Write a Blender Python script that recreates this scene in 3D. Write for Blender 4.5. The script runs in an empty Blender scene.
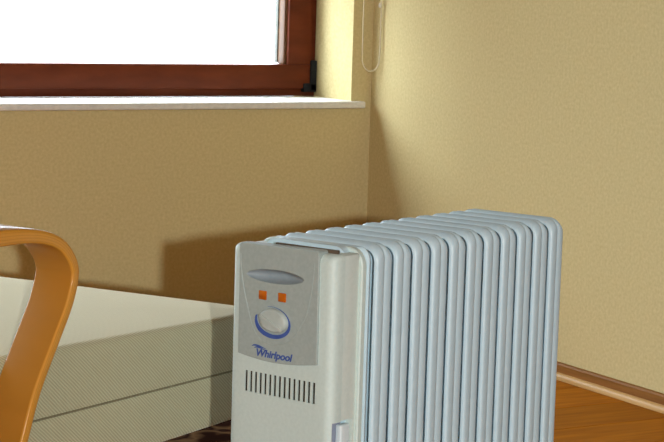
import bpy, bmesh, math, random
from mathutils import Vector, Matrix
random.seed(7)
C = bpy.context.scene.collection
sc = bpy.context.scene

# ------------------------------------------------------------------ camera, world, lights, exposure
# room frame: corner of back wall (y=0) and right wall (x=0) is the origin, the room lies at x<0, y<0
CAM = Vector((-2.93, -4.84, 0.97))
cr = Vector((0.86603469, -0.49906225, 0.03034441))
cu = Vector((0.03469172, 0.12052413, 0.99210404))
cf = Vector((0.4987789, 0.85814381, -0.12169141))
cam = bpy.data.cameras.new('camera')
cam.sensor_fit = 'HORIZONTAL'; cam.sensor_width = 36.0; cam.lens = 1960.0 / 664.0 * 36.0
cam.clip_start = 0.05; cam.clip_end = 100
camo = bpy.data.objects.new('camera', cam); C.objects.link(camo)
m = Matrix.Identity(4)
for i in range(3):
    m[i][0] = cr[i]; m[i][1] = cu[i]; m[i][2] = -cf[i]; m[i][3] = CAM[i]
camo.matrix_world = m
sc.camera = camo

w = bpy.data.worlds.new('overcast_sky'); sc.world = w; w.use_nodes = True
bg = w.node_tree.nodes['Background']
bg.inputs[0].default_value = (0.86, 0.98, 1.12, 1); bg.inputs[1].default_value = 7.6
# overcast sky: three times as bright overhead as at the horizon, pale ground below
wn = w.node_tree
tcw = wn.nodes.new('ShaderNodeTexCoord'); sxw = wn.nodes.new('ShaderNodeSeparateXYZ'); mrw = wn.nodes.new('ShaderNodeMapRange')
mrw.inputs[1].default_value = 0; mrw.inputs[2].default_value = 1; mrw.inputs[3].default_value = 7.8; mrw.inputs[4].default_value = 23.4
wn.links.new(tcw.outputs['Generated'], sxw.inputs[0]); wn.links.new(sxw.outputs[2], mrw.inputs[0]); wn.links.new(mrw.outputs[0], bg.inputs[1])

def light(name, kind, loc, energy, color, **kw):
    l = bpy.data.lights.new(name, kind); l.energy = energy; l.color = color
    for k, v in kw.items(): setattr(l, k, v)
    o = bpy.data.objects.new(name, l); C.objects.link(o); o.location = loc
    return o
# photographer's lamp, behind the camera and to its right
light('photo_lamp', 'POINT', (-3.952, -7.72, 1.385), 880, (0.94, 1.0, 1.02), shadow_soft_size=0.035)
# warm ceiling lamp of the room
cl = light('ceiling_lamp', 'AREA', (-3.2, -4.6, 2.5), 3, (1.0, 0.40, 0.10), shape='DISK', size=0.9)
# sampling portal in the window opening (gives no light of its own)
po = light('window_portal', 'AREA', (-0.758, 0.30, 0.89), 1, (1, 1, 1), shape='RECTANGLE', size=1.37, size_y=0.50)
po.data.cycles.is_portal = True
po.rotation_euler = (math.radians(-90), 0, 0)
po2 = light('terrace_door_portal', 'AREA', (-2.375, 0.30, 1.25), 1, (1, 1, 1), shape='RECTANGLE', size=1.6, size_y=2.4)
po2.data.cycles.is_portal = True
po2.rotation_euler = (math.radians(-90), 0, 0)

sc.view_settings.view_transform = 'Standard'; sc.view_settings.look = 'None'
sc.view_settings.exposure = 0.0; sc.view_settings.gamma = 1.0
sc.view_settings.use_curve_mapping = False

# ------------------------------------------------------------------ materials
def mat(name, col, rough=0.5, spec=0.5, metal=0.0):
    M = bpy.data.materials.new(name); M.use_nodes = True
    b = M.node_tree.nodes['Principled BSDF']
    b.inputs['Base Color'].default_value = (*col, 1); b.inputs['Roughness'].default_value = rough
    b.inputs['Specular IOR Level'].default_value = spec; b.inputs['Metallic'].default_value = metal
    return M
def N(M, t, **kw):
    n = M.node_tree.nodes.new(t)
    for k, v in kw.items(): setattr(n, k, v)
    return n
def noise_col(M, c1, c2, scale=(1, 1, 1), ns=20, detail=4, bump=0.0, bscale=None, dist=0.01, lo=.3, hi=.7, coord='Object'):
    nt = M.node_tree; L = nt.links.new; b = nt.nodes['Principled BSDF']
    tc = N(M, 'ShaderNodeTexCoord'); mp = N(M, 'ShaderNodeMapping'); mp.inputs['Scale'].default_value = scale
    L(tc.outputs[coord], mp.inputs[0])
    no = N(M, 'ShaderNodeTexNoise'); no.inputs['Scale'].default_value = ns; no.inputs['Detail'].default_value = detail
    L(mp.outputs[0], no.inputs['Vector'])
    cr_ = N(M, 'ShaderNodeValToRGB'); cr_.color_ramp.elements[0].position = lo; cr_.color_ramp.elements[1].position = hi
    cr_.color_ramp.elements[0].color = (*c1, 1); cr_.color_ramp.elements[1].color = (*c2, 1)
    L(no.outputs['Fac'], cr_.inputs[0]); L(cr_.outputs[0], b.inputs['Base Color'])
    if bump:
        n2 = N(M, 'ShaderNodeTexNoise'); n2.inputs['Scale'].default_value = bscale or ns; n2.inputs['Detail'].default_value = 6
        L(mp.outputs[0], n2.inputs['Vector'])
        bp = N(M, 'ShaderNodeBump'); bp.inputs['Strength'].default_value = bump; bp.inputs['Distance'].default_value = dist
        L(n2.outputs['Fac'], bp.inputs['Height']); L(bp.outputs[0], b.inputs['Normal'])
    return cr_

m_wall = mat('plaster', (.6, .46, .24), .9, .06)
noise_col(m_wall, (.545, .443, .215), (.66, .548, .285), ns=130, detail=5, bump=.12, bscale=160, dist=.004, lo=.25, hi=.75)
m_panel = mat('dark_panelling', (.16, .08, .03), .6)
noise_col(m_panel, (.06, .026, .007), (.10, .045, .012), scale=(1, 1, .1), ns=8)
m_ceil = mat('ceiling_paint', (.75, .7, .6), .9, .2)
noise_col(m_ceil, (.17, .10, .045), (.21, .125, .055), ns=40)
m_sill = mat('white_sill', (.62, .58, .50), .55); noise_col(m_sill, (.64, .62, .56), (.76, .74, .68), ns=60, detail=6)
m_mahog = mat('mahogany', (.15, .04, .013), .5, .12)
noise_col(m_mahog, (.075, .013, .003), (.11, .022, .006), scale=(1, 3, 3), ns=9, detail=6, bump=.03)
m_bead = mat('light_bead', (.36, .20, .06), .5); noise_col(m_bead, (.08, .03, .006), (.12, .048, .010), ns=30)
m_gasket = mat('grey_gasket', (.10, .105, .09), .6); noise_col(m_gasket, (.09, .095, .08), (.13, .13, .11), ns=50)
m_black = mat('black_plastic', (.008, .008, .009), .8, .15); noise_col(m_black, (.006, .006, .007), (.014, .014, .014), ns=60)
m_glass = bpy.data.materials.new('window_glass'); m_glass.use_nodes = True
nt = m_glass.node_tree; nt.nodes.clear()
o_ = nt.nodes.new('ShaderNodeOutputMaterial'); t_ = nt.nodes.new('ShaderNodeBsdfTransparent'); g_ = nt.nodes.new('ShaderNodeBsdfGlossy')
x_ = nt.nodes.new('ShaderNodeMixShader'); x_.inputs[0].default_value = .05
t_.inputs[0].default_value = (.97, .98, .97, 1); g_.inputs['Roughness'].default_value = .02
nt.links.new(t_.outputs[0], x_.inputs[1]); nt.links.new(g_.outputs[0], x_.inputs[2]); nt.links.new(x_.outputs[0], o_.inputs[0])

def wood_floor(name, k):
    M = mat(name, (.3, .12, .02), .55, .06)
    noise_col(M, (.29 * k, .090 * k, .003 * k), (.43 * k, .146 * k, .006 * k), scale=(1.2, 16, 16), ns=3.5, detail=6, bump=.03, lo=.32, hi=.68)
    return M
m_planks = [wood_floor('floor_plank_wood_%d' % i, k) for i, k in enumerate((.9, 1.0, 1.12))]
m_sub = mat('subfloor', (.05, .025, .01), .9); noise_col(m_sub, (.04, .02, .008), (.06, .03, .012))
m_base = mat('baseboard_wood', (.4, .2, .06), .5, .15)
noise_col(m_base, (.21, .085, .018), (.30, .13, .03), scale=(14, 1, 14), ns=5, detail=6)
m_bead2 = mat('shoe_moulding_wood', (.55, .33, .12), .4, .3)
noise_col(m_bead2, (.50, .29, .10), (.60, .36, .13), scale=(14, 1, 14), ns=5, detail=6)

m_enamel = mat('blue_white_enamel', (.60, .68, .74), .38, .5)
noise_col(m_enamel, (.53, .70, .77), (.57, .74, .81), ns=90, bump=.03, bscale=140, dist=.002)
m_cream = mat('cream_plastic', (.66, .64, .55), .5, .4); noise_col(m_cream, (.55, .67, .63), (.60, .72, .68), ns=200, bump=.05, bscale=300, dist=.002)
m_beige = mat('beige_plastic', (.60, .54, .44), .55, .4); noise_col(m_beige, (.57, .66, .61), (.62, .70, .65), ns=200, bump=.05, bscale=300, dist=.002)
m_grey = mat('grey_plastic', (.42, .42, .41), .45, .5); noise_col(m_grey, (.33, .40, .38), (.38, .45, .43), ns=200, bump=.05, bscale=300, dist=.002)
m_greyd = mat('blue_grey_plastic', (.30, .33, .38), .45, .5); noise_col(m_greyd, (.25, .31, .34), (.31, .37, .40), ns=100)
m_knob = mat('knob_plastic', (.56, .53, .46), .45, .5); noise_col(m_knob, (.42, .49, .46), (.47, .54, .51), ns=100)
m_blue = mat('blue_print', (.05, .10, .35), .5, .3); noise_col(m_blue, (.045, .09, .32), (.07, .13, .40), ns=80)
m_amber = mat('amber_lens', (.55, .13, .01), .2, .6); noise_col(m_amber, (.33, .06, .004), (.58, .15, .012), ns=70)
m_slot = mat('slot_dark', (.035, .03, .02), .9, .1); noise_col(m_slot, (.03, .025, .017), (.045, .04, .028), ns=80)
m_gap = mat('gap_dark', (.10, .075, .05), .8, .2); noise_col(m_gap, (.09, .065, .045), (.12, .09, .06), ns=80)
m_pocket = mat('pocket_blue_grey', (.27, .31, .40), .6); noise_col(m_pocket, (.25, .29, .37), (.30, .34, .43), ns=80)
m_white = mat('white_plastic', (.66, .70, .70), .45); noise_col(m_white, (.64, .74, .76), (.69, .79, .81), ns=80)
m_tyre = mat('caster_black', (.02, .02, .02), .6); noise_col(m_tyre, (.015, .015, .015), (.03, .03, .03), ns=80)

# bent wood with laminations across its thickness (UV: u along, v across thickness)
m_bent = mat('bent_beech', (.6, .3, .06), .5, .12)
def bent():
    M = m_bent; nt = M.node_tree; L = nt.links.new; b = nt.nodes['Principled BSDF']
    uv = N(M, 'ShaderNodeUVMap'); uv.uv_map = 'lam'
    mp = N(M, 'ShaderNodeMapping'); mp.inputs['Scale'].default_value = (2.5, 34, 34); L(uv.outputs[0], mp.inputs[0])
    no = N(M, 'ShaderNodeTexNoise'); no.inputs['Scale'].default_value = 2.2; no.inputs['Detail'].default_value = 6; L(mp.outputs[0], no.inputs['Vector'])
    r1 = N(M, 'ShaderNodeValToRGB'); r1.color_ramp.elements[0].position = .3; r1.color_ramp.elements[1].position = .72
    r1.color_ramp.elements[0].color = (.47, .20, .022, 1); r1.color_ramp.elements[1].color = (.64, .30, .042, 1)
    L(no.outputs['Fac'], r1.inputs[0])
    sx = N(M, 'ShaderNodeSeparateXYZ'); L(uv.outputs[0], sx.inputs[0])
    mu = N(M, 'ShaderNodeMath', operation='MULTIPLY'); mu.inputs[1].default_value = 5.0; L(sx.outputs[1], mu.inputs[0])
    fr = N(M, 'ShaderNodeMath', operation='PINGPONG'); fr.inputs[1].default_value = .5; L(mu.outputs[0], fr.inputs[0])
    r2 = N(M, 'ShaderNodeValToRGB'); r2.color_ramp.elements[0].position = 0; r2.color_ramp.elements[1].position = .22
    r2.color_ramp.elements[0].color = (.80, .75, .68, 1); r2.color_ramp.elements[1].color = (1, 1, 1, 1)
    L(fr.outputs[0], r2.inputs[0])
    mx = N(M, 'ShaderNodeMix', data_type='RGBA', blend_type='MULTIPLY'); mx.inputs[0].default_value = 1
    L(r1.outputs[0], mx.inputs[6]); L(r2.outputs[0], mx.inputs[7]); L(mx.outputs[2], b.inputs['Base Color'])
    b.inputs['Coat Weight'].default_value = .25; b.inputs['Coat Roughness'].default_value = .12
bent()

# ribbed cream upholstery
m_fab = mat('ribbed_cream_fabric', (.6, .56, .42), .95, .1)
def fabric():
    M = m_fab; nt = M.node_tree; L = nt.links.new; b = nt.nodes['Principled BSDF']
    tc = N(M, 'ShaderNodeTexCoord')
    dt = N(M, 'ShaderNodeVectorMath', operation='DOT_PRODUCT'); dt.inputs[1].default_value = (1.0, 0.15, 1.1); L(tc.outputs['Object'], dt.inputs[0])
    no = N(M, 'ShaderNodeTexNoise'); no.inputs['Scale'].default_value = 14; no.inputs['Detail'].default_value = 3; L(tc.outputs['Object'], no.inputs['Vector'])
    sc1 = N(M, 'ShaderNodeMath', operation='MULTIPLY'); sc1.inputs[1].default_value = 2 * math.pi / .0062; L(dt.outputs['Value'], sc1.inputs[0])
    sc2 = N(M, 'ShaderNodeMath', operation='MULTIPLY_ADD'); sc2.inputs[1].default_value = 2.5; L(no.outputs['Fac'], sc2.inputs[0]); L(sc1.outputs[0], sc2.inputs[2])
    sn = N(M, 'ShaderNodeMath', operation='SINE'); L(sc2.outputs[0], sn.inputs[0])
    mr = N(M, 'ShaderNodeMapRange'); mr.inputs[1].default_value = -1; mr.inputs[2].default_value = 1; L(sn.outputs[0], mr.inputs[0])
    n2 = N(M, 'ShaderNodeTexNoise'); n2.inputs['Scale'].default_value = 5; n2.inputs['Detail'].default_value = 5; L(tc.outputs['Object'], n2.inputs['Vector'])
    ra = N(M, 'ShaderNodeValToRGB'); ra.color_ramp.elements[0].color = (.36, .33, .20, 1); ra.color_ramp.elements[1].color = (.53, .49, .315, 1)
    L(mr.outputs[0], ra.inputs[0])
    rb = N(M, 'ShaderNodeValToRGB'); rb.color_ramp.elements[0].color = (.9, .9, .88, 1); rb.color_ramp.elements[1].color = (1, 1, 1, 1); L(n2.outputs['Fac'], rb.inputs[0])
    mx = N(M, 'ShaderNodeMix', data_type='RGBA', blend_type='MULTIPLY'); mx.inputs[0].default_value = 1
    L(ra.outputs[0], mx.inputs[6]); L(rb.outputs[0], mx.inputs[7]); L(mx.outputs[2], b.inputs['Base Color'])
    b.inputs['Sheen Weight'].default_value = .62; b.inputs['Sheen Roughness'].default_value = .45; b.inputs['Sheen Tint'].default_value = (1, .91, .70, 1)
    bp = N(M, 'ShaderNodeBump'); bp.inputs['Strength'].default_value = .35; bp.inputs['Distance'].default_value = .002
    L(mr.outputs[0], bp.inputs['Height']); L(bp.outputs[0], b.inputs['Normal'])
fabric()

m_seam = mat('seam_thread', (.11, .09, .05), .9, .1); noise_col(m_seam, (.17, .145, .085), (.22, .19, .11), ns=90)
m_rug = mat('dark_patterned_rug', (.05, .02, .015), 1.0, .0)
def rugm():
    M = m_rug; nt = M.node_tree; L = nt.links.new; b = nt.nodes['Principled BSDF']
    tc = N(M, 'ShaderNodeTexCoord')
    vo = N(M, 'ShaderNodeTexVoronoi'); vo.inputs['Scale'].default_value = 9; L(tc.outputs['Object'], vo.inputs['Vector'])
    no = N(M, 'ShaderNodeTexNoise'); no.inputs['Scale'].default_value = 11; no.inputs['Detail'].default_value = 2; L(tc.outputs['Object'], no.inputs['Vector'])
    r1 = N(M, 'ShaderNodeValToRGB'); e = r1.color_ramp.elements
    e[0].position = .0; e[0].color = (.012, .006, .004, 1); e[1].position = 1; e[1].color = (.03, .011, .006, 1)
    x = e.new(.42); x.color = (.020, .008, .005, 1); x = e.new(.52); x.color = (.12, .065, .03, 1); x = e.new(.60); x.color = (.014, .006, .005, 1); x = e.new(.72); x.color = (.10, .05, .022, 1)
    L(no.outputs['Fac'], r1.inputs[0])
    mx = N(M, 'ShaderNodeMix', data_type='RGBA', blend_type='MULTIPLY'); mx.inputs[0].default_value = .5
    L(r1.outputs[0], mx.inputs[6]); L(vo.outputs['Distance'], mx.inputs[7]); L(mx.outputs[2], b.inputs['Base Color'])
rugm()
m_cord = mat('blind_cord', (.62, .56, .40), .5); noise_col(m_cord, (.56, .48, .28), (.62, .53, .33), ns=60)
m_ring = mat('ring_pull', (.7, .66, .55), .4); noise_col(m_ring, (.67, .63, .52), (.72, .68, .57), ns=60)

m_blind = mat('blind_fabric', (.5, .42, .28), .9, .1); noise_col(m_blind, (.47, .39, .26), (.53, .45, .3), ns=300)

# ------------------------------------------------------------------ helpers
def obj(name, bm, material, parent=None, smooth=False, loc=None):
    me = bpy.data.meshes.new(name)
    bmesh.ops.recalc_face_normals(bm, faces=bm.faces)
    bm.to_mesh(me); bm.free()
    if smooth:
        for p in me.polygons: p.use_smooth = True
        try: me.set_sharp_from_angle(angle=math.radians(38))
        except Exception: pass
    me.materials.append(material)
    o = bpy.data.objects.new(name, me); C.objects.link(o)
    if parent: o.parent = parent
    if loc: o.location = loc
    return o
def box(bm, x0, x1, y0, y1, z0, z1, bevel=0, seg=2):
    mtx = Matrix.Translation(((x0 + x1) / 2, (y0 + y1) / 2, (z0 + z1) / 2)) @ Matrix.Diagonal((abs(x1 - x0), abs(y1 - y0), abs(z1 - z0), 1))
    r = bmesh.ops.create_cube(bm, size=1, matrix=mtx)
    if bevel:
        es = set(e for v in r['verts'] for e in v.link_edges)
        bmesh.ops.bevel(bm, geom=list(es), offset=bevel, segments=seg, profile=.5, affect='EDGES')
def boxo(name, dims, material, parent=None, bevel=0, seg=2):
    bm = bmesh.new(); box(bm, *dims, bevel, seg); return obj(name, bm, material, parent, smooth=bool(bevel))
def struct(o, label=None):
    o['kind'] = 'structure'
    if label: o['label'] = label
    return o
def tag(o, label, cat, group=None):
    o['label'] = label; o['category'] = cat
    if group: o['group'] = group
    return o
def empty(name, loc, rz=0):
    o = bpy.data.objects.new(name, None); C.objects.link(o); o.location = loc; o.rotation_euler = (0, 0, rz)
    o.empty_display_size = .1
    return o
def loft(bm, loops, cap=True):
    vs = [[bm.verts.new(p) for p in lp] for lp in loops]
    n = len(vs[0])
    for a, b in zip(vs[:-1], vs[1:]):
        for i in range(n): bm.faces.new((a[i], a[(i + 1) % n], b[(i + 1) % n], b[i]))
    if cap: bm.faces.new(vs[0][::-1]); bm.faces.new(vs[-1])
    return vs
def rrect(a0, a1, b0, b1, r, seg=6):
    pts = []
    for cx, cy, st in ((a1 - r, b1 - r, 0), (a0 + r, b1 - r, 90), (a0 + r, b0 + r, 180), (a1 - r, b0 + r, 270)):
        for i in range(seg + 1):
            t = math.radians(st + 90 * i / seg); pts.append((cx + r * math.cos(t), cy + r * math.sin(t)))
    return pts
def catmull(pts, k=6):
    out = []
    P = [2 * Vector(pts[0]) - Vector(pts[1])] + [Vector(p) for p in pts] + [2 * Vector(pts[-1]) - Vector(pts[-2])]
    for i in range(1, len(P) - 2):
        p0, p1, p2, p3 = P[i - 1:i + 3]
        for j in range(k):
            t = j / k
            out.append(.5 * ((2 * p1) + (p2 - p0) * t + (2 * p0 - 5 * p1 + 4 * p2 - p3) * t * t + (3 * p1 - p0 - 3 * p2 + p3) * t ** 3))
    out.append(P[-2]); return out
def tube(bm, pts, r, n=8):
    pts = [Vector(p) for p in pts]; loops = []
    up = Vector((.3, .5, .81))
    for i, p in enumerate(pts):
        t = (pts[min(i + 1, len(pts) - 1)] - pts[max(i - 1, 0)]).normalized()
        a = t.cross(up).normalized(); b = t.cross(a).normalized()
        loops.append([p + r * (math.cos(2 * math.pi * k / n) * a + math.sin(2 * math.pi * k / n) * b) for k in range(n)])
    loft(bm, loops)
def cut(o, cutters):
    """boolean difference, baked into the mesh; the cutters are removed"""
    for c in cutters:
        md = o.modifiers.new('cut', 'BOOLEAN'); md.operation = 'DIFFERENCE'; md.object = c; md.solver = 'EXACT'
    bpy.context.view_layer.update()
    dg = bpy.context.evaluated_depsgraph_get()
    me = bpy.data.meshes.new_from_object(o.evaluated_get(dg)); me.name = o.name
    o.modifiers.clear(); o.data = me
    for c in cutters:
        bpy.data.objects.remove(c)

# ------------------------------------------------------------------ the room
RX0, RY0, RZ1 = -6.0, -9.6, 2.6
WX0, WX1, WZ0, WZ1, WT = -1.45, -0.066, 0.608, 2.12, 0.34        # window opening
sub = boxo('floor', (RX0 - .2, .2, RY0 - .2, WT, -.10, -.016), m_sub); struct(sub, 'orange brown wooden plank floor')
# planks, laid parallel to the window wall; shared mesh for the full-length ones
PW, PL = .178, 2.4
rows = int(math.ceil(-RY0 / PW)); cache = {}
k = 0
for r in range(rows):
    y1 = -r * PW; y0 = max(y1 - PW, RY0)
    off = (r * .83) % PL
    edges = [0.0]; e = -off if off > .2 else -PL
    while e > RX0 + .2: edges.append(e); e -= PL
    edges.append(RX0)
    for a, b in zip(edges[:-1], edges[1:]):
        Lx, Ly = round(a - b, 3), round(y1 - y0, 3); mi = (k * 7 + r) % 3; k += 1
        key = (Lx, Ly, mi)
        if key not in cache:
            bm = bmesh.new(); box(bm, -Lx / 2 + .0006, Lx / 2 - .0006, -Ly / 2 + .0006, Ly / 2 - .0006, -.016, 0)
            bmesh.ops.bevel(bm, geom=[e_ for e_ in bm.edges if all(v.co.z > -.001 for v in e_.verts)], offset=.0012, segments=1, affect='EDGES')
            o = obj('plank', bm, m_planks[mi], sub); cache[key] = o.data
        else:
            o = bpy.data.objects.new('plank', cache[key]); C.objects.link(o); o.parent = sub
        o.location = ((a + b) / 2, (y0 + y1) / 2, 0)

bm = bmesh.new()
D0, D1, DZ = -3.2, -1.55, 2.5                                               # glazed terrace door, out of the frame to the left
box(bm, D1, 0, 0, WT, 0, WZ0); box(bm, D1, 0, 0, WT, WZ1, RZ1); box(bm, RX0 - .2, D1, 0, WT, DZ, RZ1); box(bm, RX0 - .2, D0, 0, WT, 0, DZ)
box(bm, D1, WX0, 0, WT, WZ0, WZ1); box(bm, WX1, 0, 0, WT, WZ0, WZ1)
struct(obj('wall_back', bm, m_wall), 'cream plastered wall with the window')
struct(boxo('wall_right', (0, .2, RY0 - .2, WT, 0, RZ1), m_wall), 'cream plastered wall to the right of the radiator')
struct(boxo('wall_left', (RX0 - .2, RX0, RY0, 0, 0, RZ1), m_panel))
struct(boxo('wall_front', (RX0 - .2, 0, RY0 - .2, RY0, 0, RZ1), m_panel))
struct(boxo('ceiling', (RX0 - .2, .2, RY0 - .2, WT, RZ1, RZ1 + .15), m_ceil))

pn = struct(empty('trim_2', (0, -2.0, 0)), 'dark wooden wall panelling')
yy, kk, pm = -2.0, 0, None
while yy > RY0 + .05:
    if pm is None: o = boxo('panel_board', (-.018, 0, -.236, 0, .05, RZ1 - .01), m_panel, pn, .003); pm = o.data
    else: o = bpy.data.objects.new('panel_board', pm); C.objects.link(o); o.parent = pn
    o.location = (0, yy + 2.0, 0); yy -= .24

# baseboards: low board with a rounded shoe moulding in front
def baseboard(name, p0, p1, inward):
    p0, p1, inward = Vector(p0), Vector(p1), Vector(inward)
    def run(profile):
        bm = bmesh.new()
        loft(bm, [[p + inward * a + Vector((0, 0, z)) for a, z in profile] for p in (p0, p1)])
        return bm
    board = obj(name, run([(0, .001), (.013, .001), (.013, .0355), (.010, .039), (.004, .040), (0, .040)]), m_base); struct(board)
    pr = [(.013, .001), (.026, .001)] + [(.013 + .013 * math.cos(t), .001 + .003 + .013 * math.sin(t)) for t in [math.radians(a) for a in range(0, 91, 15)]]
    obj('shoe_moulding', run(pr), m_bead2, board, smooth=True)
    return board
baseboard('baseboard_right', (0, RY0, 0), (0, 0, 0), (-1, 0, 0))
baseboard('baseboard_back', (-1.55, 0, 0), (-.031, 0, 0), (0, -1, 0))

# window sill board
bm = bmesh.new(); box(bm, -1.49, -.034, -.030, 0, .6095, .629, .004, 2); box(bm, WX0, WX1, -.004, .215, .6095, .629)
struct(obj('trim_1', bm, m_sill, smooth=True), 'white window sill board')

# window: outer frame, opening sash, pane, gasket, bead, hinge cover
YF = .205
win = struct(empty('window_1', ((WX0 + WX1) / 2, YF, .629)), 'mahogany framed window')
wx, wy, wz = win.location
def wpart(name, boxes, material, parent=None, bevel=.002):
    bm = bmesh.new()
    for d in boxes: box(bm, d[0] - wx, d[1] - wx, d[2] - wy, d[3] - wy, d[4] - wz, d[5] - wz, bevel, 2)
    return obj(name, bm, material, parent or win, smooth=True)
F0, F1, FZ0, FZ1 = WX0, WX1, .629, WZ1
wpart('window_frame', [(F0, F1, YF + .010, YF + .085, FZ0, FZ0 + .04), (F0, F1, YF + .010, YF + .085, FZ1 - .05, FZ1),
                       (F1 - .04, F1, YF + .010, YF + .085, FZ0 + .04, FZ1 - .05), (F0, F0 + .04, YF + .010, YF + .085, FZ0 + .04, FZ1 - .05)], m_mahog)
SX0, SX1, SZ0, SZ1 = F0 + .022, F1 - .022, FZ0 + .0235, FZ1 - .022
GX0, GX1, GZ0, GZ1 = SX0 + .078, SX1 - .078, .722, SZ1 - .07
sash = wpart('sash', [(SX0, SX1, YF - .006, YF + .045, SZ0, GZ0), (SX0, SX1, YF - .006, YF + .045, GZ1, SZ1),
                      (GX1, SX1, YF - .006, YF + .045, GZ0, GZ1), (SX0, GX0, YF - .006, YF + .045, GZ0, GZ1)], m_mahog)
B = .012
wpart('glazing_bead', [(GX1 - .010, GX1 + .006, YF + .006, YF + .045, GZ0, GZ1), (GX0 - .006, GX0 + .010, YF + .006, YF + .045, GZ0, GZ1)], m_bead, sash, .004)
wpart('gasket', [(GX1 - .013, GX1 - .006, YF + .040, YF + .058, GZ0 + .004, GZ1), (GX0 + .006, GX0 + .013, YF + .040, YF + .058, GZ0 + .004, GZ1)], m_gasket, sash, .001)
wpart('pane', [(GX0 - .004, GX1 + .004, YF + .046, YF + .050, GZ0 - .004, GZ1 + .004)], m_glass, sash, 0)
dr_ = struct(empty('door_1', ((D0 + D1) / 2, YF, 0)), 'glazed terrace door')
def dpart(name, boxes, material):
    bm = bmesh.new()
    for d in boxes: box(bm, d[0] - dr_.location.x, d[1] - dr_.location.x, d[2] - YF, d[3] - YF, d[4], d[5])
    return obj(name, bm, material, dr_)
dm = (D0 + D1) / 2
dpart('door_frame', [(D0, D0 + .09, YF, YF + .06, .002, DZ), (D1 - .09, D1, YF, YF + .06, .002, DZ), (dm - .06, dm + .06, YF, YF + .06, .002, DZ),
                     (D0, D1, YF, YF + .06, .002, .12), (D0, D1, YF, YF + .06, DZ - .09, DZ)], m_mahog)
for a_, b_ in ((D0 + .085, dm - .055), (dm + .055, D1 - .085)): dpart('pane', [(a_, b_, YF + .03, YF + .034, .115, DZ - .085)], m_glass)
hb = [(SX1 - .004, SX1 + .017, YF - .012, YF + .012, .645, .735), (SX1 - .026, SX1 + .017, YF - .012, YF + .010, .642, .668)]
hc = wpart('hinge_cover', hb, m_black, None, .003); hc['label'] = 'black plastic hinge cover at the lower corner'

# cord of a blind hanging beside the window
cord = empty('roller_blind', (-.030, -.045, .72))
bx_, by_, bz_ = cord.location
A_ = Vector((-.044, -.018, 0)); B_ = Vector((-.008, -.055, 0))
zb = .716; pts = []
for z in (2.2, 1.9, 1.6, 1.3, 1.1, .95, .85, .79): pts.append((A_.x, A_.y, z))
mid = (A_ + B_) / 2
for t in range(15, 180, 15):
    c, s_ = math.cos(math.radians(t)), math.sin(math.radians(t))
    pts.append((mid.x - (B_.x - A_.x) / 2 * c, mid.y - (B_.y - A_.y) / 2 * c, .755 - (.755 - zb) * s_))
for z in (.79, .85, .95, 1.1, 1.3, 1.6, 1.9, 2.2): pts.append((B_.x, B_.y, z))
bm = bmesh.new(); tube(bm, [(p[0] - bx_, p[1] - by_, p[2] - bz_) for p in pts], .0022, 6); obj('cord', bm, m_cord, cord, smooth=True)
bm = bmesh.new(); bmesh.ops.create_uvsphere(bm, u_segments=10, v_segments=8, radius=.005, matrix=Matrix.Translation((B_.x - .004 - bx_, B_.y - by_, .905 - bz_)) @ Matrix.Diagonal((1, 1, 1.5, 1)))
obj('connector_bead', bm, m_ring, cord, smooth=True)
bm = bmesh.new(); box(bm, -.06 - bx_, 0 - bx_, -.062 - by_, 0 - by_, 2.19 - bz_, 2.23 - bz_, .004); obj('bracket', bm, m_ring, cord)
BLZ = 1.05
bm = bmesh.new(); box(bm, WX0 + .02 - bx_, WX1 - .012 - bx_, .150 - by_, .152 - by_, BLZ - bz_, 2.07 - bz_); obj('blind_fabric', bm, m_blind, cord)
bm = bmesh.new(); box(bm, WX0 + .02 - bx_, WX1 - .012 - bx_, .145 - by_, .157 - by_, BLZ - .02 - bz_, BLZ - bz_, .003); obj('bottom_bar', bm, m_ring, cord, smooth=True)
bm = bmesh.new(); tube(bm, [(WX0 + .01 - bx_, .150 - by_, 2.085 - bz_), (-1.4 - bx_, .150 - by_, 2.085 - bz_), (WX1 - .006 - bx_, .150 - by_, 2.085 - bz_)], .022, 16); obj('roller_tube', bm, m_ring, cord, smooth=True)
tag(cord, 'roller blind whose thin pale cord loop hangs in the corner beside the window', 'blind')

# ------------------------------------------------------------------ oil radiator
YAW = math.radians(22.4056)
Lv = Vector((math.cos(YAW), math.sin(YAW), 0)); Pv = Vector((math.sin(YAW), -math.cos(YAW), 0))
O0 = Vector((-1.741, -2.545, 0))               # front-left edge of the housing, on the floor
CL, CS = .285, .079
rad = empty('oil_radiator', O0 + Lv * CL + Pv * CS, YAW)
tag(rad, 'pale blue finned oil radiator with cream control housing and grey dial panel', 'heater')
def R(l, s, z): return Vector((l - CL, -(s - CS), z))
def rbox(name, l0, l1, s0, s1, z0, z1, material, parent=rad, bevel=0, seg=2):
    bm = bmesh.new(); box(bm, l0 - CL, l1 - CL, -(s1 - CS), -(s0 - CS), z0, z1, bevel, seg); return obj(name, bm, material, parent, smooth=bool(bevel))
def splate(bm, pts, l0, l1):
    loft(bm, [[R(l0, s, z) for s, z in pts], [R(l1, s, z) for s, z in pts]])

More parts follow.
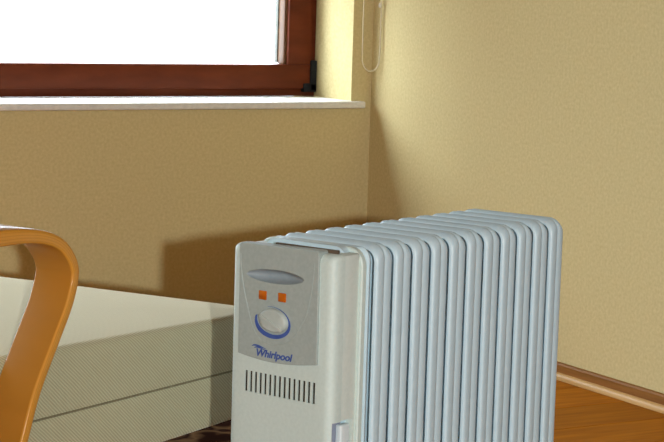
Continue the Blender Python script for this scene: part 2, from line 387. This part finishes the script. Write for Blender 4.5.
# fins: each a flat oil-filled panel with rounded rim
PITCH, G0 = .04394, .0854
FZT, FZB, FS0, FS1 = .6275, .095, -.006, .167
def fin_mesh():
    bm = bmesh.new(); hw = PITCH / 2 - .0040; loops = []
    # thin web in the middle, flanges folded over at the rim (nearly closing the gap to the next fin)
    prof = [(-.2, .050), (-.2, .012), (-.95, .0068), (-1, .0056), (-.975, .0032), (-.93, .0014), (-.86, .0004), (-.74, 0), (-.30, .0002), (-.10, .0010), (.05, .0022), (.20, .0014), (.36, .0006),
            (.74, .0008), (.84, .0012), (.92, .0024), (.975, .0042), (1, .0056), (.95, .0068), (.2, .012), (.2, .050)]
    for u, d in prof:
        e = d if d > .02 else max(d, .0078 * abs(u) ** 2.2)          # the top and the far side are rounder than the near rim
        loops.append([(u * hw, -(s - CS), z) for s, z in rrect(FS0 + e, FS1 - d, FZB + d, FZT - e, max(.019 - d * .6, .006), 6)])
    loft(bm, loops)
    return bm
first = None
for k in range(11):
    c = G0 + PITCH * (k + .5)
    if first is None:
        first = obj('fin', fin_mesh(), m_enamel, rad, smooth=True); first.location = (c - CL, 0, 0)
    else:
        o = first.copy(); C.objects.link(o); o.parent = rad; o.location = (c - CL, 0, 0)
# narrow first fin pressed against the housing
bm = bmesh.new(); loops = []
for l, d in ((.040, .03), (.044, .0015), (.066, .0015), (.074, .002), (.079, .0035), (.0825, .007), (.0838, .0115), (.0838, .03)):
    e = max(d, .018) if l < .070 else d                         # tucked in behind the rim, standing above the housing top
    loops.append([(l - CL, -(s - CS), z) for s, z in rrect(FS0 + e, FS1 - e, FZB + e, FZT - d, max(.019 - d * .6, .006), 6)])
loft(bm, loops); obj('end_fin', bm, m_enamel, rad, smooth=True)
# oil headers joining the fins at top and bottom
for z in (.575, .15):
    bm = bmesh.new(); tube(bm, [R(.07, .0805, z), R(.3, .0805, z), R(G0 + PITCH * 11 - .008, .0805, z)], .022, 14); obj('oil_header', bm, m_enamel, rad, smooth=True)

# control housing
HS0, HS1 = -.009, .165
bm = bmesh.new()
def hl(d, r): return rrect(HS0 + d, HS1 - d, .070 + d, .6205 - d, r, 6)
loops = []
for l, d, r in ((.0, .0120, .004), (.0010, .0075, .005), (.0030, .0042, .006), (.0060, .0018, .007), (.0095, .0006, .008), (.014, 0, .008), (.022, 0, .008), (.022, .008, .006)):
    loops.append([R(l, s, z) for s, z in hl(d, r)])
loft(bm, loops); shell = obj('front_shell', bm, m_cream, rad, smooth=True)
# side walls of the housing (with the cord pocket left open on the right) and rear rim
core = rbox('housing_body', .018, .064, HS0 + .004, HS1 - .004, .074, .6185, m_beige, rad, .004, 2)
pk = rbox('cutter', .006, .0535, HS1 - .019, HS1 + .02, .255, .4005, m_beige, None, 0)
pk.matrix_world = rad.matrix_basis.copy()
bpy.context.view_layer.update()
cut(core, [pk])
pk2 = rbox('cutter', .006, .0535, HS1 - .019, HS1 + .02, .255, .4005, m_beige, None, 0); pk2.matrix_world = rad.matrix_basis.copy()
bm = bmesh.new(); loops = []
for l, d in ((.057, .012), (.057, .001), (.0585, -.0005), (.066, -.0005), (.0675, .001), (.0675, .012)):
    loops.append([R(l, s, z) for s, z in rrect(HS0 + d, HS1 + .001 - d, .072 + d, .6245 - d, .024 - max(d, 0) * .5, 6)])
loft(bm, loops); obj('rear_rim', bm, m_cream, rad, smooth=True)
# pocket lining and the plug stowed in it
bm = bmesh.new()
box(bm, .0065 - CL, .0530 - CL, -(HS1 - .0165 - CS), -(HS1 - .0188 - CS), .2555, .4)
lin = obj('cord_pocket', bm, m_pocket, rad)
bm = bmesh.new()
box(bm, .0065 - CL, .0085 - CL, -(HS1 - .005 - CS), -(HS1 - .0165 - CS), .2555, .4)
obj('pocket_wall', bm, m_pocket, rad)
rbox('stowed_plug', .0315, .0515, HS1 - .0163, HS1 - .006, .265, .3935, m_white, rad, .003, 3)

# control plate
pl = [(.0105, .6225), (.0078, .6195)] + [(.0085, .54), (.0090, .474)]
for i in range(1, 12):
    t = i / 12; s = .009 + (.1425 - .009) * t
    pl.append((s, .4737 + .0022 * t - .0062 * math.sin(math.pi * t)))
pl += [(.1425, .4757), (.1418, .54), (.1410, .6225), (.1392, .6247)]
bm = bmesh.new(); splate(bm, pl, -.0035, .0165); plate = obj('control_plate', bm, m_grey, rad)
hbm = bmesh.new()
def lens(n=40, g=1.0):
    out = []
    for i in range(n):
        a = 2 * math.pi * i / n; u = math.cos(a)
        hgt = .0088 * (abs(math.sin(a)) ** 1.15) * (1 if math.sin(a) >= 0 else -1)
        out.append((.0690 + .0478 * u * g, .5830 + .0008 * u + hgt * g))
    return out
splate(hbm, lens(), -.02, .010); hcut = obj('cutter', hbm, m_grey); hcut.matrix_world = rad.matrix_basis.copy()
hbm = bmesh.new(); splate(hbm, lens(g=.99), -.02, .0105); hcut2 = obj('cutter', hbm, m_grey); hcut2.matrix_world = rad.matrix_basis.copy()
slots = []
for i in range(15):
    s = .0217 + (.1361 - .0217) * i / 14
    bm = bmesh.new(); box(bm, -.01 - CL, .009 - CL, -(s + .0023 - CS), -(s - .0023 - CS), .4232, .4516)
    c = obj('cutter', bm, m_grey); c.matrix_world = rad.matrix_basis.copy(); slots.append(c)
bpy.context.view_layer.update()
cut(plate, [hcut]); cut(shell, slots + [hcut2, pk2])
for o in (plate,):
    b_ = o.modifiers.new('soft_edge', 'BEVEL'); b_.width = .0012; b_.segments = 2; b_.limit_method = 'ANGLE'; b_.angle_limit = math.radians(50)
for i in range(15):
    s = .0217 + (.1361 - .0217) * i / 14
    rbox('vent_slot', .0022, .0088, s - .00229, s + .00229, .4233, .4515, m_slot)
# dished grip recess
bm = bmesh.new(); rings = []
for g in (1.0, .9, .72, .5, .25):
    rings.append([bm.verts.new(R(-.0032 + .0115 * (1 - g ** 2.2), s, z)) for s, z in lens(40, g)])
cv = bm.verts.new(R(.0083, .0690, .5830))
for a, b in zip(rings[:-1], rings[1:]):
    for i in range(40): bm.faces.new((a[i], a[(i + 1) % 40], b[(i + 1) % 40], b[i]))
for i in range(40): bm.faces.new((rings[-1][i], rings[-1][(i + 1) % 40], cv))
gr = obj('grip_recess', bm, m_greyd, plate, smooth=True)
# raised shield on the plate
lf = catmull([(.0100, .608), (.0113, .592), (.0150, .570), (.0196, .5526), (.0262, .532), (.033, .514), (.046, .498), (.069, .4915)], 4)
rt = catmull([(.069, .4915), (.093, .499), (.1077, .5132), (.116, .526), (.1233, .539), (.128, .556), (.1312, .573), (.1331, .588), (.1345, .608)], 4)
sh = [(p.x, p.y) for p in lf] + [(p.x, p.y) for p in rt[1:]]
# the shield is an outline bead following that line
for_sh = [R(-.0036, s, z) for s, z in sh]
bm = bmesh.new(); tube(bm, for_sh, .0006, 6); obj('shield_bead', bm, m_grey, plate, smooth=True)
# indicator lamps
for s, z in ((.0500, .5566), (.0828, .5573)):
    la = rbox('indicator_lamp', -.0052, -.003, s - .0066, s + .0066, z - .0060, z + .0060, m_amber, plate, .0012, 2)
    la['label'] = 'small square amber indicator lamp'
# thermostat: blue crescent and oval knob
def ell(cs, cz, a, b, t, tilt=0):
    x, y = a * math.cos(t), b * math.sin(t); ct, st = math.cos(tilt), math.sin(tilt)
    return (cs + x * ct - y * st, cz + x * st + y * ct)
bm = bmesh.new(); inn, out_ = [], []
n = 48
for i in range(n + 1):
    t = math.radians(172 + (112 + 360 - 172) * i / n)
    k = i / n
    o2 = ell(.0668, .5222, .0310, .0212, t, -.10); i2 = ell(.0680, .5246, .0272, .0182, t, -.10)
    a_, b_ = Vector(i2), Vector(o2)
    taper = min(1, .45 + 3 * min(k, 1 - k))
    b_ = a_ + (b_ - a_) * taper
    inn.append(a_); out_.append(b_)
vi = [[bm.verts.new(R(l, p.x, p.y)) for p in inn] for l in (-.0046, -.003)]
vo = [[bm.verts.new(R(l, p.x, p.y)) for p in out_] for l in (-.0046, -.003)]
for i in range(n):
    bm.faces.new((vi[0][i], vi[0][i + 1], vo[0][i + 1], vo[0][i])); bm.faces.new((vo[0][i], vo[0][i + 1], vo[1][i + 1], vo[1][i]))
    bm.faces.new((vi[1][i], vi[1][i + 1], vi[0][i + 1], vi[0][i])); bm.faces.new((vo[1][i], vo[1][i + 1], vi[1][i + 1], vi[1][i]))
for i in (0, n): bm.faces.new((vi[0][i], vo[0][i], vo[1][i], vi[1][i]))
dr = obj('dial_ring', bm, m_blue, plate); dr['label'] = 'blue crescent printed around the knob'
bm = bmesh.new(); loops = []
for l, g in ((-.003, 1), (-.0075, .985), (-.0100, .94), (-.0112, .86), (-.0112, .4)):
    loops.append([R(l, *ell(.0715, .5255, .0232 * g, .0156 * g, 2 * math.pi * i / 40, -.10)) for i in range(40)])
loft(bm, loops); kn = obj('thermostat_knob', bm, m_knob, plate, smooth=True)
bm = bmesh.new()
box(bm, -.0016, .0016, -.0205, .0205, -.0022, .0022, .001, 2)
bm.transform(Matrix.Translation(R(-.0116, .0700, .5228)) @ Matrix.Rotation(math.radians(24), 4, 'X'))
obj('knob_ridge', bm, m_knob, plate, smooth=True)
# lettering and its swoosh
cu_ = bpy.data.curves.new('lettering', 'FONT'); cu_.body = 'Whirlpool'; cu_.size = .0148; cu_.shear = .22; cu_.extrude = .0003; cu_.offset = .0004; cu_.space_character = .98
to = bpy.data.objects.new('lettering_tmp', cu_); C.objects.link(to); bpy.context.view_layer.update()
dg = bpy.context.evaluated_depsgraph_get(); tm = bpy.data.meshes.new_from_object(to.evaluated_get(dg)); bpy.data.objects.remove(to)
xs = [v.co.x for v in tm.vertices]; wid = max(xs) - min(xs); x0_ = min(xs)
for v in tm.vertices:
    s = .0415 + (v.co.x - x0_) * (.0610 / wid); z = .4747 + v.co.y * .92
    v.co = R(-.0037 - v.co.z, s, z)
tm.materials.clear(); tm.materials.append(m_blue)
lt = bpy.data.objects.new('lettering', tm); C.objects.link(lt); lt.parent = plate; lt['label'] = 'blue maker name lettering'
bm = bmesh.new()
def stroke(pts, wd):
    c = catmull(pts, 5); up, dn = [], []
    for i, p in enumerate(c):
        t = i / (len(c) - 1); ww = wd * (math.sin(math.pi * min(.97, .06 + t * .94)) ** .7)
        up.append((p.x + .003, p.y + ww)); dn.append((p.x + .003, p.y - ww))
    splate(bm, up + dn[::-1], -.0041, -.0034)
stroke([(.0305, .4868), (.0350, .4884), (.0430, .4880), (.0540, .4856)], .0011)
stroke([(.0345, .4850), (.0390, .4862), (.0450, .4858), (.0530, .4836)], .0010)
obj('swoosh', bm, m_blue, plate)
# dark gap behind the plate and carrying dip on top of the housing
rbox('handle_gap', .0166, .0215, .052, .1560, .6100, .6252, m_gap, rad, .001)
# feet with casters
for l in (.05, .50):
    ft = rbox('foot_bar', l - .018, l + .018, -.045, .205, .060, .085, m_white, rad, .006, 3)
    for s in (-.025, .185):
        bm = bmesh.new(); bmesh.ops.create_cone(bm, cap_ends=True, segments=20, radius1=.024, radius2=.024, depth=.018, matrix=Matrix.Translation(R(l, s, .0245)) @ Matrix.Rotation(math.pi / 2, 4, 'X'))
        bmesh.ops.bevel(bm, geom=[e for e in bm.edges if len(e.link_faces) == 2 and e.calc_face_angle(0) > 1], offset=.003, segments=2, affect='EDGES')
        wl = obj('caster_wheel', bm, m_tyre, ft, smooth=True)
        rbox('caster_fork', l - .010, l + .010, s - .012, s + .012, .044, .062, m_tyre, ft, .002)

# ------------------------------------------------------------------ armchair
CC = (.05, -.66)                                # centre of the chair in the same (along, across) frame
chair = empty('armchair', O0 + Lv * CC[0] + Pv * CC[1], YAW)
tag(chair, 'bentwood armchair with thick cream ribbed seat cushion beside the radiator', 'armchair')
def K(l, q, z): return Vector((l - CC[0], -(q - CC[1]), z))
FLOOR = .011
arm_path = [(-.95, .598), (-.60, .616), (-.40, .6225), (-.2857, .6245), (-.2343, .6256), (-.1813, .6252), (-.1357, .6235), (-.0983, .6177), (-.0695, .6069), (-.0499, .5912), (-.0358, .5688),
            (-.0334, .5459), (-.0444, .5088), (-.0669, .4648), (-.1039, .3937), (-.1274, .3271), (-.160, .235), (-.190, .150), (-.222, .075), (-.265, .028), (-.33, .0125), (-.40, FLOOR), (-.50, FLOOR), (-.75, FLOOR), (-1.0, FLOOR)]
def strap(name, path, q0, q1, thick, parent, inside=-1, k=5):
    if not callable(thick): t0 = thick; thick = lambda p: t0
    c = catmull(path, k); bm = bmesh.new(); uvl = bm.loops.layers.uv.new('lam')
    rows_, acc = [], 0
    for i, p in enumerate(c):
        t = (c[min(i + 1, len(c) - 1)] - c[max(i - 1, 0)]).normalized()
        nrm = Vector((t.y, -t.x)) * (1 if inside < 0 else -1)      # towards the inside of the bend
        if i: acc += (p - c[i - 1]).length
        row = []; th = thick(p); prof = rrect(0, q0 - q1, 0, th, .0042, 3)      # (across width, through thickness)
        for a, h in prof:
            pp = p + nrm * h
            row.append((bm.verts.new(K(pp.x, q0 - a, pp.y)), acc, h / th, a))
        rows_.append(row)
    n = len(prof)
    for ra, rb in zip(rows_[:-1], rows_[1:]):
        for i in range(n):
            j = (i + 1) % n
            f = bm.faces.new((ra[i][0], ra[j][0], rb[j][0], rb[i][0]))
            for lp, src in zip(f.loops, (ra[i], ra[j], rb[j], rb[i])): lp[uvl].uv = (src[1] + src[3] * .03, src[2])
    bm.faces.new([r[0] for r in rows_[0]]); bm.faces.new([r[0] for r in rows_[-1]])
    return obj(name, bm, m_bent, parent, smooth=True)
QA, QB = -.246, -.322
arm_path = [(l - .0115, z + .0023 if z > .2 else z) for l, z in arm_path]
def arm_thick(p):
    if p.y < .30: return .016
    if p.y < .56: return .0145
    t = min(1, max(0, (-.03 - p.x) / .16)); return .0145 + .008 * t
strap('arm_frame', arm_path, QA, QB, arm_thick, chair)
strap('arm_frame', arm_path, -1.014, -1.090, arm_thick, chair)
# seat rails and cross bars under the cushion
for q in (-.46, -.88):
    strap('seat_rail', [(-.40, .262), (-.1, .263), (.2, .263), (.40, .263)], q, q - .04, .014, chair)
for l, z in ((-.165, .236), (-.80, .026)):
    bm = bmesh.new(); box(bm, l - .018 - CC[0], l + .018 - CC[0], 1.014 - .66 - .0, -(QB + .66), z - .0, z + .0125, .004); bm.transform(Matrix.Identity(4)); obj('cross_bar', bm, m_bent, chair, smooth=True)
# back frame, slats, back cushion
bpath = [(-.36, .262), (-.42, .36), (-.50, .52), (-.60, .74), (-.68, .95), (-.72, 1.04)]
for q in (-.40, -.94): strap('back_upright', bpath, q, q - .04, .020, chair, 1)
bc = catmull(bpath, 4)
for i in (5, 9, 13, 17):
    p = bc[i]; bm = bmesh.new(); box(bm, -.006, .006, -.30, .30, -.025, .025, .003)
    bm.transform(Matrix.Translation(K(p.x - .024, -.67, p.y)) @ Matrix.Rotation(-.40, 4, 'Y')); obj('back_slat', bm, m_bent, chair, smooth=True)
bm = bmesh.new(); box(bm, -.05, .05, -.325, .325, 0, .66, .03, 4)
bm.transform(Matrix.Translation(K(-.345, -.67, .43)) @ Matrix.Rotation(-.40, 4, 'Y')); obj('back_cushion', bm, m_fab, chair, smooth=True)
# seat cushions: soft boxes with rounded edges, front edge slightly askew
z_lo, z_hi = .2625, .425
def cushion(name, z0, z1, r_top, r_bot, bulge):
    bm = bmesh.new(); loops = []
    def ring(d, z):
        q0, q1 = -.331 - d, -1.004 + d; r = max(.030 - d, .006)
        lp = []
        fr = lambda q: .492 + (q + .331) * .155 - d       # front edge runs slightly askew
        la = -.335 + d
        # corners (l,q): front-right, front-left, back-left, back-right
        cs_ = [(fr(q0), q0), (fr(q1), q1), (la, q1), (la, q0)]
        for i in range(4):
            c0 = Vector(cs_[i]); pv = Vector(cs_[i - 1]); nx = Vector(cs_[(i + 1) % 4])
            a = c0 + (pv - c0).normalized() * r; b = c0 + (nx - c0).normalized() * r
            for j in range(6):
                t = j / 5; lp.append(a * (1 - t) ** 2 + c0 * 2 * t * (1 - t) + b * t * t)
            for j in range(1, 8):
                nb = nx + (c0 - nx).normalized() * r; t = j / 8; lp.append(b * (1 - t) + nb * t)
        wt = max(0, min(1, 1 - (z - z_lo) / (z_hi - z_lo)))         # the lower layer sinks a little towards the back
        return [K(p.x, p.y, z + (p.x - .40) * .055 * wt) for p in lp]
    for a in range(0, 91, 15):
        t = math.radians(a); loops.append(ring(r_bot * (1 - math.sin(t)), z0 + r_bot * (1 - math.cos(t))))
    zm = (z0 + r_bot + z1 - r_top) / 2
    loops.append(ring(-bulge, zm))
    for a in range(0, 91, 15):
        t = math.radians(a); loops.append(ring(r_top * (1 - math.cos(t)), z1 - r_top * (1 - math.sin(t))))
    for d in (.05, .10, .18): loops.append(ring(d, z1 + .004 * min(1, d / .12)))
    loft(bm, loops)
    return obj(name, bm, m_fab, chair, smooth=True)
cushion('seat_base', .2625, .3440, .004, .008, .0015)
cushion('seat_cushion', .3440, .4330, .016, .004, .002)
# seam cord between the two layers, along the side and the front edge
sp = [(l, -.3318) for l in (-.30, -.15, 0, .15, .30, .42, .460)] + [(.480, -.3375), (.4885, -.350)] + [(.4915 + (q + .331) * .155, q) for q in (-.37, -.5, -.7, -.96)]
bm = bmesh.new(); tube(bm, [K(l, q, .3440 + (l - .40) * .055 * .4985) for l, q in sp], .0017, 6); obj('seam_cord', bm, m_seam, chair, smooth=True)

# ------------------------------------------------------------------ rug
RX, RY = (-3.3, -.62), (-2.16, -.80)
rug = boxo('rug', ((RX[0] - RX[1]) / 2, (RX[1] - RX[0]) / 2, (RY[0] - RY[1]) / 2, (RY[1] - RY[0]) / 2, 0, .008), m_rug, None, .003, 2)
rug.location = (sum(RX) / 2, sum(RY) / 2, .0002)
tag(rug, 'dark brown patterned rug under the armchair', 'rug')
